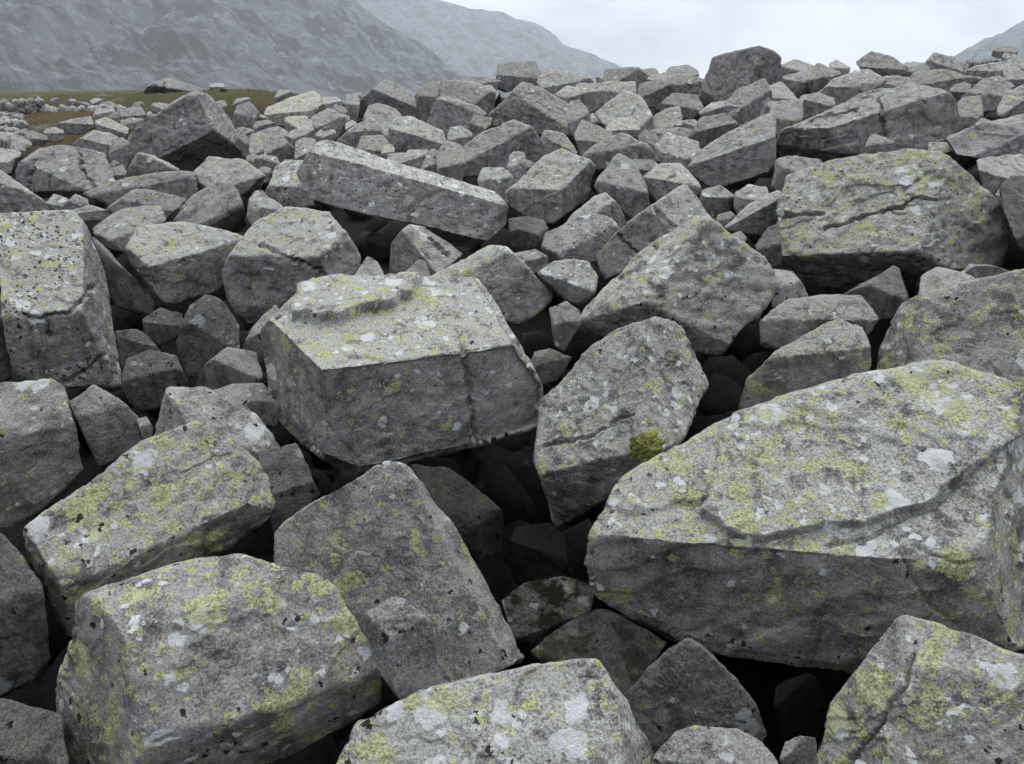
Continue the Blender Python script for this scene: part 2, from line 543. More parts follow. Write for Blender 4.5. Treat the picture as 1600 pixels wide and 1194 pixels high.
boulder("squarish boulder spotted all over with yellow-green and white lichen discs",
    "88,1055 117,935 280,870 370,864 515,894 600,1040 598,1090 470,1168 300,1260 110,1260 190,965 240,1145 505,1112",
    "-8,72:1234a|0,36:a45cb|-62,14:01ab9|4,-20:bc5678", short="the yellow-spotted boulder", thick=0.4,
    y=.90, w=.75, k=.2, g=.40, tone=1.05, sharp=26, rough=.8)
boulder("long boulder tilted down to the left, its sloping face blotched bright yellow",
    "30,825 215,698 305,662 345,667 438,762 436,805 330,870 210,916 105,997 58,905 110,935 280,835 385,775",
    "8,46:0123cba|14,-18:abc567|55,30:34c5|-62,0:0a89", short="the tilted yellow-blotched boulder", thick=0.6,
    y=.95, w=.35, k=.22, g=.7, tone=.97, sharp=34,
    cracks=[(P2("338,690 352,725 380,760"), 3, .012)])
boulder("wedge boulder with a pointed top edge and a steep dark face between two lichened boulders",
    "425,885 427,830 482,790 605,716 636,719 722,840 802,990 817,1034 700,1085 560,1015 690,858",
    "-14,32:0123a789|72,34:34567a", short="the pointed wedge boulder", thick=0.6,
    y=.30, w=.22, k=.30, g=.5, tone=.86, sharp=50, rough=.7,
    cracks=[(P2("715,900 745,945 790,1000 812,1030"), 3, .02)])
boulder("low broad pale boulder cut off by the bottom edge in the middle",
    "480,1290 555,1132 640,1090 740,1062 845,1037 885,1045 930,1032 947,1040 966,1080 1022,1175 1045,1290 985,1215",
    "-4,52:0123456 78b|66,26:789ab".replace(" ", ""), short="the pale boulder at the bottom edge", thick=0.6,
    y=.42, w=.35, k=.2, g=1.1, tone=1.06, rough=.8)
boulder("angular boulder with white top band and yellow face in the bottom right corner",
    "1262,1200 1300,1110 1398,972 1416,962 1500,984 1600,1028 1710,1080 1710,1320 1280,1320 1424,1018 1372,1215",
    "8,62:34569|18,34:967a|-52,32:01239a8", short="the corner boulder", thick=0.6,
    y=.75, w=.55, k=.25, g=.5, tone=1.0, sharp=44,
    cracks=[(P2("1428,1022 1415,1060 1385,1115 1345,1168 1318,1195"), 5, .035)])
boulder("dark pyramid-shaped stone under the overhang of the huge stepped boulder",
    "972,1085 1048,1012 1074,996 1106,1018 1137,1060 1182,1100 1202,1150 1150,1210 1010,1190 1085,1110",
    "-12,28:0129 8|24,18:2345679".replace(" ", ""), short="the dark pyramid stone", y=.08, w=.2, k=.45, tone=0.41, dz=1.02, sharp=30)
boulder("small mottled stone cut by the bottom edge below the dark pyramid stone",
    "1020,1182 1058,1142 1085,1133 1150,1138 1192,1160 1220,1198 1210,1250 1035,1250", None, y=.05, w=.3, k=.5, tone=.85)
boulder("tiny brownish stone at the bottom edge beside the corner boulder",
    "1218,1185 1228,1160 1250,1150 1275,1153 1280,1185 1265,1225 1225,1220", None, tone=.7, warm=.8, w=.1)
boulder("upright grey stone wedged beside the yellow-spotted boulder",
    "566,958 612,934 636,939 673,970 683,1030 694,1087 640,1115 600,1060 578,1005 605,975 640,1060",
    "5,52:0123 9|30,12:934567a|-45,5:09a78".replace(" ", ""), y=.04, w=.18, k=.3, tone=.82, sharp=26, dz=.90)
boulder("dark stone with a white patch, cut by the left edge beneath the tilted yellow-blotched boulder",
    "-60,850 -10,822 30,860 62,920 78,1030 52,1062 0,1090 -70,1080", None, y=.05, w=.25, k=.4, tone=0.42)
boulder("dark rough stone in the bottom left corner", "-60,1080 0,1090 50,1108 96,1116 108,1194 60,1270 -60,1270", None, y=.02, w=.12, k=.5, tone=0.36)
boulder("boulder at the left edge with a white splash on its rounded face",
    "-90,605 0,592 80,590 101,606 106,640 133,735 60,802 0,830 -90,830 95,680 -70,690",
    "0,52:01234a9|5,4:9a5678".replace("a9", "9a"), short="the white-splashed boulder at the left edge", y=.25, w=.5, k=.2, tone=.85, sharp=22)
boulder("egg-shaped grey stone leaning right beside the white-splashed boulder",
    "104,627 145,601 176,615 216,650 223,690 202,712 153,730 130,682 165,640", "-10,48:01238|10,8:8345670", y=.03, w=.15, k=.1, tone=.82, sharp=16)
boulder("little stone chip beside the egg-shaped grey stone", "213,655 228,650 240,668 238,690 222,688", None, tone=.75)
boulder("smooth grey boulder with black lichen at its right end, behind the tilted yellow-blotched boulder",
    "236,692 246,655 262,603 316,604 402,645 442,700 452,745 420,790 290,770 285,650",
    "15,50:234569|-55,14:01298|5,5:956 78".replace(" ", ""), y=.03, w=.12, k=.3, g=.8, tone=.92, sharp=24)
boulder("dark stone leaning between the smooth grey boulder and the flat-topped middle block",
    "400,705 462,692 482,730 502,772 470,802 430,835 412,770", None, tone=0.37, k=.3, y=0, w=.08)
boulder("tall squared block at the left edge, its top speckled black and white",
    "-15,335 116,326 136,350 166,430 181,520 189,605 150,606 95,607 20,588 3,478 55,492 146,492 158,604",
    "3,56:012ba9|2,-2:9abc78|68,14:12345cb", short="the tall speckled block", thick=0.6,
    y=.28, w=.55, k=.95, g=1.0, tone=.95, sharp=50, rough=.7,
    cracks=[(P2("3,485 55,495 80,496 112,485 130,468 147,445"), 3, .05), (P2("79,496 78,530"), 3, .04), (P2("100,598 140,575 165,555"), 3, .03)])
boulder("dark slice of stone at the very left edge under the tall speckled block", "-70,470 0,462 8,520 19,590 -20,610 -80,600", None, tone=0.37, dz=1.05)
boulder("thin wedge sloping right beside the tall speckled block",
    "144,368 166,390 206,436 246,472 236,492 182,482 158,440", "40,40:0123|-5,-8:0345 6".replace(" ", ""), tone=.72, y=.05, w=.05)
boulder("rounded boulder with a yellowish cap and a brown-grey front, left of centre",
    "197,390 214,356 275,344 330,354 383,373 371,396 346,456 260,477 240,462 204,412 236,420 312,388",
    "-3,58:01234ba|12,-4:ab4567|-58,0:0a89", short="the yellow-capped boulder", y=.30, w=.12, k=.05, g=1.2, tone=1.0, warm=.5, sharp=26,
    )
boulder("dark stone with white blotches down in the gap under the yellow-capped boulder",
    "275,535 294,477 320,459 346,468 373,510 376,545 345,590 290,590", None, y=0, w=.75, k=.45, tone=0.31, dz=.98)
boulder("big boulder with a diagonal crack, its top pale and its right face smooth",
    "346,432 350,410 400,344 446,323 516,329 541,365 560,400 561,420 545,437 432,492 390,509 358,482 463,404 523,356",
    "-14,56:1234dc|34,4:cd5678|-22,2:01c89ab", short="the diagonally cracked boulder", y=.22, w=.2, k=.1, g=1.1, tone=.97, sharp=36,
    cracks=[(P2("405,383 430,392 465,408 508,428"), 3, .05)])
boulder("small upright triangular stone behind the flat-topped middle block", "545,442 574,400 590,409 607,442 600,475 550,475", None, y=.2, k=.15, tone=.85)
boulder("split block with a pale top facing right, in the hollow under the long slab",
    "607,432 612,380 640,347 662,355 702,380 724,398 692,412 671,417 655,450 615,450 666,397",
    "42,48:2345 67a|-34,4:012a89".replace(" ", ""), y=.2, w=.15, k=.1, tone=.9, sharp=50, cracks=[(P2("672,372 685,385 700,398"), 3, .05)])
boulder("lilac-grey triangular stone below the split block", "617,440 655,404 663,408 674,432 670,460 625,460", None, y=0, w=.05, k=.02, tone=.9, g=.2)
boulder("lumpy pale boulder tucked behind the flat-topped middle block",
    "655,440 702,414 766,381 792,382 832,425 864,464 846,487 810,510 770,490 690,470 750,425",
    "-8,54:0123a|20,8:34567 89a".replace(" ", ""), y=.25, w=.2, k=.08, g=1.1, tone=.98, sharp=18)
boulder("long tilted slab with a dark stained middle, lying across the boulders",
    "461,270 478,240 500,217 541,227 626,264 772,299 797,320 791,352 762,377 680,354 620,340 560,326 520,322 480,310 512,234 626,281 762,316",
    "34,62:2345efg|6,14:01efg6789abcd", short="the long tilted slab", thick=0.22, y=.02, w=.35, k=.3, g=.9, tone=1.15, warm=.3, sharp=60, rough=.55, level=7, chips=2,
    cracks=[(P2("750,330 757,352 762,375"), 3, .05)])
boulder("dark stone at the lower end of the long tilted slab", "793,342 820,337 850,344 858,358 850,388 800,388", None, tone=0.38, k=.3)
boulder("smooth grey stone with a peaked back behind the black-spotted stone", "874,356 900,330 930,305 948,300 966,318 981,350 960,375 880,375", None, tone=.9, y=.02, sharp=20)
boulder("pinkish grey stone with a black lichen cluster below the long tilted slab",
    "844,390 850,365 900,340 930,332 956,340 976,358 936,408 900,415 858,412", None, short="the black-spotted stone", y=0, w=.15, k=.5, g=.3, tone=.92, warm=.4, sharp=20)
boulder("low rounded stone at the left foot of the black-spotted stone", "798,396 835,389 856,400 859,415 836,428 805,425", None, tone=.82, sharp=16)
boulder("round knobbly stone above the dark gap in the middle", "837,426 864,407 890,404 921,408 934,430 931,462 910,477 880,468 858,447", None, y=.12, w=.3, k=.4, tone=.9, sharp=14)
boulder("long narrow boulder split across, leaning behind the yellow-marked boulder",
    "932,402 960,365 1026,325 1060,291 1075,289 1101,318 1122,348 1075,370 1000,400 945,440", None, y=.1, w=.12, k=.12, tone=.93, sharp=34,
    cracks=[(P2("965,370 985,385 1000,395"), 3, .06), (P2("1022,325 1040,345 1060,355"), 3, .05)])
boulder("big roof-shaped boulder with two yellow lichen streaks on its right face",
    "898,516 912,485 1000,394 1090,337 1116,347 1196,405 1214,446 1188,487 1139,536 1126,557 1050,525 950,522 1008,466 1060,415",
    "-48,52:0123dc|26,24:345678cd|-6,-32:0c89ab", short="the yellow-marked boulder", thick=0.6, y=.35, w=.28, k=.14, g=1.0, tone=1.0, sharp=44,
    cracks=[(P2("960,440 1000,418 1025,385"), 3, .04)])
boulder("wedge-topped boulder with white dashes on both slopes, right of the flat-topped middle block",
    "847,626 905,560 960,514 1036,496 1063,515 1105,602 1062,686 985,742 945,782 870,822 838,715 985,638 1000,585",
    "-40,34:0123cba|52,44:34567bc|2,-26:ab789", short="the white-dashed wedge boulder", thick=0.6, y=.2, w=.55, k=.1, g=.8, tone=.95, sharp=60, chips=1,
    cracks=[(P2("852,697 905,688 950,668 988,645"), 3, .025)], dz=1.02)
boulder("shade-blackened stone down in the pit beside the pointed wedge boulder", "640,725 700,730 752,770 788,800 782,862 740,885 690,805", None, tone=0.15, g=.2, k=.4, w=.15, dz=1.06)  # tone lowered to paint in the pit's shade
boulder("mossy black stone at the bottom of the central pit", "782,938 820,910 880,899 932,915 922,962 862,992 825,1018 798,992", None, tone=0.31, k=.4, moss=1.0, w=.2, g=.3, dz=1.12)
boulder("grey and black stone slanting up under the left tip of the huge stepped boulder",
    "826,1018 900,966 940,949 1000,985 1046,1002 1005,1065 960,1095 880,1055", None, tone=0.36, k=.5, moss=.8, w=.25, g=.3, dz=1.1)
boulder("low grey boulder between the yellow-marked boulder and the right edge",
    "1184,502 1230,468 1300,459 1346,462 1376,500 1352,528 1220,550 1188,540", None, short="the low grey boulder", tone=.86, y=.03, w=.1, k=.08, sharp=26)
boulder("boulder with a pale lichened shoulder above the huge stepped boulder",
    "1149,645 1170,590 1214,545 1311,494 1346,508 1362,535 1360,592 1300,640 1200,660 1232,562 1298,552",
    "-10,54:2345a9|6,0:0129a5678".replace("0129a", "019a"), short="the pale-shouldered boulder", y=.25, w=.25, k=.15, g=1.0, tone=.86, warm=.4)
boulder("broad boulder with bright yellow discs at the right edge",
    "1366,588 1369,540 1410,472 1452,464 1562,429 1630,412 1740,500 1720,690 1560,650 1450,610 1440,500",
    "-4,36:a345678|-48,22:0123 a9|4,20:a789".replace(" ", ""), short="the yellow-disc boulder", y=.7, w=.3, k=.25, g=.6, tone=.88, sharp=22)
boulder("great overhanging boulder with a split across its yellowish face, resting above a dark gap",
    "1214,410 1216,330 1230,274 1300,251 1420,228 1472,234 1512,262 1557,320 1574,365 1567,417 1498,400 1420,388 1370,384 1280,402 1226,420 1442,314 1290,452 1420,432",
    "-5,44:12345fcde0|44,20:56789af|0,-38:edcbahg".replace("edcbahg", "edcbagh").replace("h", "g").replace("gg", "gh"),
    short="the great overhanging boulder", thick=0.6, y=.5, w=.25, k=.22, g=1.0, tone=.93, sharp=36,
    cracks=[(P2("1220,338 1285,335"), 3, .05), (P2("1290,355 1330,345 1400,325 1440,310 1462,310"), 3, .07)])
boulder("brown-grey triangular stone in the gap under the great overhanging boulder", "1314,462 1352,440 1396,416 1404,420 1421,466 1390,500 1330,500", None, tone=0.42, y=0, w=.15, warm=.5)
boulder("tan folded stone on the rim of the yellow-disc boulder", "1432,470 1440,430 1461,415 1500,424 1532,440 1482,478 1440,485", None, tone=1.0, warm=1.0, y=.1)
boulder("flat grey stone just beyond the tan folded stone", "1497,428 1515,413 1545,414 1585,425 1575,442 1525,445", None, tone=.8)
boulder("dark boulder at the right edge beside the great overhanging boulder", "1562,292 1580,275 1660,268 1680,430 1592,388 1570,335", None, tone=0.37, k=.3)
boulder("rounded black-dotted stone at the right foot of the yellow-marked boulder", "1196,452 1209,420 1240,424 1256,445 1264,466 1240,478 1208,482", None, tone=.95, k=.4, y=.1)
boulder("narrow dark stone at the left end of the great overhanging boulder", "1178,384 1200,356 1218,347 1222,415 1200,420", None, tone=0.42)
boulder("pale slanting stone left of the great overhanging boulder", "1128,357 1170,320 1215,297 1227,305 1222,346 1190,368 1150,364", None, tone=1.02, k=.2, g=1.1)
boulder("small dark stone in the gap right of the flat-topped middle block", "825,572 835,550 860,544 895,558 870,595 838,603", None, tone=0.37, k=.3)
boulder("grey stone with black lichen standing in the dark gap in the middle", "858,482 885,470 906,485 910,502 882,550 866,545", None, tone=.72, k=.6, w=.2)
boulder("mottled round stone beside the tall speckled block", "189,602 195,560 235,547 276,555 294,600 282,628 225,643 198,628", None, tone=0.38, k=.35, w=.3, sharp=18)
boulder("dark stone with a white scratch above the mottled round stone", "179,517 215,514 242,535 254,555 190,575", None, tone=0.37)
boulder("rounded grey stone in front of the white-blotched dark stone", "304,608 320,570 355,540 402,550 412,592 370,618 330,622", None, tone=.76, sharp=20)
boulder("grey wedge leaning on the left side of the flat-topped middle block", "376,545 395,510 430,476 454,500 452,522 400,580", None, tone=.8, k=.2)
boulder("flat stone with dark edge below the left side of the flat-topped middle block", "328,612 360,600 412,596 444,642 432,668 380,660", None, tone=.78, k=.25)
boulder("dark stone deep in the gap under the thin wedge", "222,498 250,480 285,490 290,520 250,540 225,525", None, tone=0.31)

# --- middle rows, left
boulder("tent-shaped boulder standing tall with a dark hollow beneath it",
    "200,242 197,215 225,190 290,150 306,142 323,145 361,185 382,236 376,247 345,210 322,211 285,226 255,254 224,257 331,202",
    "-22,14:01234ebcd|56,26:4567e|4,-42:ebc78", short="the tent-shaped boulder", thick=0.6, y=.08, w=.2, k=.4, g=.5, tone=.86, sharp=60, dz=.95)
boulder("dark boulder with two upright cracks at the left edge", "26,256 60,231 100,227 166,237 180,286 166,305 110,312 50,306 26,288", None,
    short="the twice-cracked boulder", tone=.78, y=.02, k=.15, cracks=[(P2("122,238 130,265 148,295"), 2.5, .12), (P2("55,250 48,275 46,300"), 2.5, .1)])
boulder("smooth slab sloping down to the right at the left edge above the tall speckled block", "-50,258 0,265 50,300 84,327 60,345 -50,345",
    "25,52:0123|0,10:0345", tone=.96, y=.05, k=.05, sharp=40)
boulder("grey boulder between the twice-cracked boulder and the tent-shaped boulder", "111,226 145,204 170,206 199,222 192,252 160,245 130,238", None, tone=.95)
boulder("block with a flat front beside the brown grass patch", "85,193 142,181 149,200 122,212 95,207", None, tone=.95)
boulder("slanting block right of the flat-fronted block by the grass", "149,188 165,183 202,200 198,216 172,212 150,204", None, tone=.95)
boulder("pointed stone with a shaded foot below the tent-shaped boulder", "194,278 215,239 240,244 283,265 262,284 215,286", None, short="the stone below the tent-shaped boulder", tone=.92, y=.15)
boulder("long dark-fronted slab beneath the tent-shaped boulder", "128,304 175,285 220,275 282,267 306,268 312,302 290,314 180,324", None, tone=.72)
boulder("broad pale boulder right of the long dark-fronted slab", "302,266 325,244 381,249 417,275 402,303 345,310 311,292", None, tone=.98, sharp=22)
boulder("brown-grey stone with a cracked face above the yellow-capped boulder", "166,327 200,300 215,294 261,301 294,312 272,333 255,348 200,353", None, tone=.84, warm=.4)
boulder("upright grey boulder with a scarred face behind the yellow-capped boulder", "267,347 300,305 345,280 366,290 382,320 387,352 365,366 300,355", None, short="the scarred grey boulder", tone=.8, y=.02, w=.06)
boulder("boulder with a pale disc left of the yellow-capped boulder", "144,358 190,325 251,321 260,346 226,363 195,393 154,383", None, tone=.82, w=.15)
boulder("small stone beside the cut slab at the left edge", "70,318 84,302 106,310 112,326 90,334", None, tone=.85)
boulder("low stone behind the top right corner of the tall speckled block", "92,328 118,303 138,312 140,326 118,336", None, tone=.9)
boulder("flat pale stone behind the tall speckled block", "100,332 140,321 178,330 170,344 120,345", None, tone=1.0)
boulder("pale stone between the scarred grey boulder and the diagonally cracked boulder", "385,338 389,310 402,297 441,320 447,342 400,362", None, tone=.95)
boulder("pale boulder spotted black at the left end of the long tilted slab", "413,312 429,260 445,247 476,251 472,300 492,322 440,335", None, tone=1.05, k=.5, w=.3)
# --- middle rows, centre
boulder("boulder with a yellow lichen cap just below the distant grass", "411,181 415,168 450,154 490,142 501,150 504,166 490,182 440,199 419,194", None, short="the small yellow-capped boulder", y=.6, g=1.3, tone=1.05)
boulder("dark peaked boulder against the mountain, left of the skyline block", "546,182 560,160 590,130 600,121 641,140 656,165 662,187 630,182 590,185", None, short="the dark peaked boulder", tone=.74, k=.3, sharp=44)
boulder("stone with a shaded front below the dark peaked boulder", "567,186 575,165 590,160 621,171 630,180 606,218 590,224 569,198", None, tone=.95)
boulder("sloping pale stone behind the long tilted slab's upper end", "523,222 555,195 580,183 593,195 599,217 590,230 560,232", None, tone=.95)
boulder("boulder with a pale sloping top and dark front above the long tilted slab", "605,217 608,195 620,182 641,181 691,205 700,226 676,241 615,244 611,232 632,212", "20,52:23459|-5,-2:01967 8".replace(" ", "").replace("019678", "0195678"), short="the pale sloping boulder", tone=.98, y=.15, g=1.2)
boulder("tilted box-shaped boulder with a light strip of top behind the pale sloping boulder", "664,192 685,151 701,150 742,165 762,178 737,192 726,208 700,219", None, tone=.86, sharp=50)
boulder("small dark stone wedged beside the tilted box-shaped boulder", "727,207 740,179 769,184 767,196 740,218", None, tone=.75)
boulder("broad grey boulder with a sloping roof behind the right half of the long tilted slab", "706,252 711,235 760,205 801,189 826,195 852,226 842,252 790,270 718,279 795,236",
    "-20,52:12349 0|20,0:0945678".replace(" ", ""), short="the sloping-roofed boulder", tone=.9, y=.03)
boulder("steep-faced boulder in front of the skyline block", "763,182 800,140 816,126 871,150 892,165 890,202 902,213 815,209 768,197 840,178", "18,44:12345 9|-10,2:0195678".replace(" ", ""), short="the steep-faced boulder", tone=.88, y=.08)
boulder("curved narrow stone leaning on the right side of the steep-faced boulder", "884,182 890,158 905,155 918,168 926,205 912,220 890,212", None, tone=.85)
boulder("square dark block standing on the skyline before the mountain", "774,137 778,100 836,94 846,115 850,132 815,131 790,144", None, short="the square skyline block", tone=.72, y=.1, sharp=60)
boulder("faceted boulder with a yellowish top in the middle distance", "788,302 800,290 850,245 880,230 932,258 931,266 917,312 892,328 866,348 838,349 798,324 887,284",
    "-16,50:01234b|40,8:45678b|-18,-4:b89a0", short="the faceted yellowish boulder", y=.25, g=1.2, tone=.98, sharp=44, cracks=[(P2("835,320 852,292 868,300 885,320"), 2.5, .06)])
boulder("egg-shaped brown-grey boulder right of the faceted yellowish boulder", "928,292 935,275 965,237 991,250 1007,280 1017,322 1000,350 960,322 934,304", None, short="the egg-shaped boulder", tone=.84, warm=.4, sharp=16)
boulder("rounded boulder with a pale cap right of the egg-shaped boulder", "1002,277 1025,257 1061,254 1087,275 1099,302 1070,316 1030,320 1013,302", None, y=.2, tone=.95, g=1.1, sharp=18)
boulder("big smooth-fronted boulder with a slanting top over a dark hollow", "1071,263 1085,240 1150,200 1196,179 1211,176 1214,252 1202,270 1115,297 1084,278 1200,215 1110,250",
    "-18,56:1234 9a|10,4:0a9567 8".replace(" ", ""), short="the smooth-fronted boulder", tone=.86, y=.03, sharp=30)
boulder("rounded boulder behind the egg-shaped boulder", "908,243 945,215 975,207 1012,225 1032,252 1000,265 933,266", None, tone=.95, sharp=20)
boulder("wide hump-backed boulder in the far middle", "926,177 950,160 975,141 1002,150 1022,180 1020,207 1000,223 944,198", None, short="the hump-backed boulder", tone=.95, sharp=20)
boulder("squat block resting against the front of the hump-backed boulder", "945,200 960,185 985,182 1001,192 1000,212 970,222 948,215", None, tone=1.0)
boulder("dark-fronted boulder before the tall skyline boulder", "1023,170 1050,145 1091,149 1100,171 1086,188 1050,184", None, tone=.72)
boulder("tallest boulder on the skyline, rounded and dark, against the bright sky", "1093,152 1100,120 1115,90 1186,71 1202,77 1219,90 1224,132 1212,153 1160,163 1114,158 1168,159",
    "-24,24:0123a89|38,6:34567a".replace(" ", ""), short="the tallest skyline boulder", tone=.76, w=.1, dist=22, sharp=60, chips=0)
boulder("sharp dark sliver at the left foot of the tallest skyline boulder", "1093,163 1097,132 1102,125 1118,160 1110,168", None, tone=0.37, dist=21.5)
boulder("pale flat boulder below the tallest skyline boulder", "1091,176 1112,160 1145,158 1161,168 1150,188 1100,190", None, tone=1.06)
boulder("sloping boulder on the skyline below the perched capstone", "1248,173 1300,125 1356,106 1387,126 1352,153 1280,180", None, tone=.92)
boulder("capstone perched on the skyline with a shaded underside", "1336,96 1362,79 1391,88 1419,105 1413,123 1385,127 1365,117 1339,105", "-10,42:01234|0,-20:04567", short="the perched capstone", tone=.85, dist=24, sharp=44)
boulder("very long boulder with a cut corner and crack lying along the right slope",
    "1212,226 1218,205 1290,170 1340,145 1420,129 1471,134 1492,155 1502,180 1492,207 1462,232 1350,241 1290,261 1222,248 1278,205 1378,160 1440,150",
    "-12,60:1234fed|18,4:def56789|-14,0:0d9abc", short="the very long boulder", thick=.3, tone=.84, y=.02, g=.8, sharp=36, level=7,
    cracks=[(P2("1375,155 1376,180 1385,215"), 3, .08), (P2("1265,188 1300,178 1340,172"), 2.5, .06)])
boulder("grey boulder sloping up to the right edge below the very long boulder", "1478,217 1540,190 1602,177 1690,180 1670,270 1560,250 1493,243", None, tone=.9)
boulder("block with a cross crack on the far right slope", "1501,152 1535,125 1561,117 1588,135 1552,175 1530,175", None, tone=.9, sharp=40, dist=17)
boulder("rounded boulder at the right edge under the brown grass", "1556,170 1570,145 1600,132 1650,135 1650,190 1560,184", None, tone=.92, dist=15)
boulder("small stone with a lichened tip in front of the very long boulder", "1347,240 1358,213 1370,209 1408,226 1406,246 1350,246", None, y=.25, tone=.9)
boulder("two-humped grey stone left of the great overhanging boulder's top", "1202,295 1213,248 1236,243 1256,250 1282,248 1292,262 1252,296 1214,305", None, tone=.9, sharp=18)
boulder("leaning grey boulder right of the tallest skyline boulder's foot", "1184,184 1190,140 1220,127 1257,166 1252,178 1215,185", None, tone=.85)
boulder("low rounded boulder in front of the leaning grey boulder", "1196,205 1205,165 1230,158 1256,178 1250,200 1215,212", None, tone=.85, sharp=18)

# ------------------------------------------------------------------ smaller boulders between them: x, y, width, height in photograph pixels
SMALL = """36,209,16,12 56,215,30,16 85,209,32,16 20,222,50,16 28,233,24,20 8,252,26,24 8,240,42,14 150,174,24,14 173,169,26,16 207,179,36,22
219,170,22,18 250,168,24,12 248,178,30,16 162,178,28,16 183,184,26,14 208,192,32,14 113,159,10,7 151,158,18,8 125,165,34,9 86,157,12,6
383,182,34,34 345,165,16,14 378,162,26,16 198,243,14,12 186,236,26,38 182,271,30,22 180,260,20,14 310,248,34,22 336,240,44,18 385,212,32,22
390,228,26,24 395,252,22,18 370,246,16,12 443,152,26,20 405,186,22,16 416,200,34,20 422,222,60,40 438,237,46,36 468,200,42,34 470,218,38,30
478,236,36,34 511,190,46,34 500,213,14,16 514,213,20,18 530,174,20,16 520,160,30,14 550,165,22,30 548,196,16,14 538,186,18,14 559,150,14,10
583,229,46,30 606,236,18,18 632,250,62,26 650,243,34,20 672,258,30,22 678,246,22,22 704,250,40,50 719,214,32,26 668,156,28,42 690,136,22,14
725,151,80,40 748,147,54,20 752,131,52,20 775,170,40,44 776,286,50,40 798,299,14,22 415,256,36,22 410,272,24,18 405,322,32,44 873,130,56,32
910,127,32,12 902,153,58,30 948,146,86,34 940,124,16,10 982,125,74,32 1010,117,34,16 1030,126,34,20 1065,117,46,24 1078,131,62,22
1028,144,50,30 1000,157,36,22 1043,190,40,34 1066,197,20,16 1081,197,26,18 1055,213,66,22 1043,223,28,26 1112,204,62,38 1016,227,30,34
1170,166,62,60 1190,172,26,18 1061,238,66,42 928,217,52,42 974,202,56,38 929,190,18,22 868,225,62,34 826,263,24,22 806,263,26,42 1008,263,38,26
1119,313,50,44 1176,313,54,46 1134,342,36,22 1095,348,52,26 1250,113,54,30 1240,130,42,26 1287,124,44,38 1313,108,28,24 1262,128,22,22
1277,165,50,34 1222,181,58,46 1388,129,62,18 1435,114,32,22 1480,105,58,30 1471,124,106,24 1465,98,24,12 1571,80,36,14 1577,92,20,16
1582,107,52,26 1592,124,44,26 1540,112,52,20 1500,142,28,20 1511,178,42,50 1536,193,20,16 1578,240,66,34 1575,272,90,54 1486,233,64,24
1585,300,60,40 1150,375,34,24 1200,440,30,26 590,380,40,34 660,330,30,24 1440,490,40,40 800,540,50,50 170,690,40,60 420,600,40,40 250,600,50,50
840,860,90,80 1250,1100,80,80 470,760,50,50 690,1060,60,60"""
def direction(b, h):
    dx, dy = (b[0] - h['cx']) / max(h['w'], 30), (b[1] - h['cy']) / max(h['h'], 30)
    if abs(dx) > abs(dy): return "right of" if dx > 0 else "left of"
    return "below" if dy > 0 else "behind"
NAMED = [b for b in BOULDERS if b['short']]
seen = {}
for i, s in enumerate(SMALL.split()):
    x, y, w, h = (float(v) for v in s.split(','))
    rng = np.random.RandomState(5000 + i)
    if y < 375 and any(in_poly(np.array([[x, y + .1 * h]]), q['hull'])[0] for q in NAMED): continue
    w, h = (w * 1.28, h * 1.32) if y < 300 else (w * 1.12, h * 1.15)
    n = rng.randint(5, 8)
    ph = rng.uniform(0, 2 * math.pi)
    pts = []
    for k in range(n):
        a = ph + 2 * math.pi * (k + rng.uniform(-.28, .28)) / n
        e = 0.7 if rng.rand() < .6 else 1.0
        rr = rng.uniform(0.9, 1.08)
        ca, sa = math.cos(a), math.sin(a)
        pts.append((x + w / 2 * math.copysign(abs(ca) ** e, ca) * rr, y + h / 2 * math.copysign(abs(sa) ** e, sa) * rr))
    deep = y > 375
    sk = rng.uniform(-.35, .35) * min(w, h) / max(w, 1)
    pts = [(px_, py_ + sk * (px_ - x)) for px_, py_ in pts]
    pts += [(x - .3 * w, y + .62 * h), (x + .3 * w, y + .62 * h)]
    hero = min(NAMED, key=lambda q: math.hypot((x - q['cx']) / (q['w'] * .5 + 40), (y - q['cy']) / (q['h'] * .5 + 40)))
    asp = w / h
    kind = "flat" if asp > 1.9 else "low" if asp > 1.45 else "upright" if asp < .8 else "blocky" if rng.rand() < .5 else "angular"
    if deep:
        lab = "shade-darkened %s stone down in the gap %s %s" % (kind, direction((x, y), hero).replace("behind", "just behind"), hero['short'])
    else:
        lab = "%s %s grey stone %s %s" % ("small" if max(w, h) < 34 else "medium-sized", kind, direction((x, y), hero), hero['short'])
    if lab in seen:                          # say which one by the next landmark as well
        for other in sorted(NAMED, key=lambda q: math.hypot((x - q['cx']) / (q['w'] * .5 + 40), (y - q['cy']) / (q['h'] * .5 + 40)))[1:6]:
            l2 = (lab + ", towards " + other['short']).replace("medium-sized ", "").replace("down in the gap", "low").replace(" grey", "")
            if l2 not in seen and len(l2.split()) <= 16: break
        lab = l2
    seen[lab] = 1
    boulder(lab, pts, None, dz=1.24 if deep else 1.05, tone=rng.uniform(.07, .13) if deep else rng.uniform(.62, 1.04), g=0.1 if deep else None, w=0.0 if deep else None, group="stones between the large boulders",  # deep stones get a near-black colour standing in for gap shade
            k=0.0 if deep else None, moss=.5 if deep else 0.0, y=0.0 if deep else None, seed=5000 + i, sharp=rng.choice([26, 40, 60]))

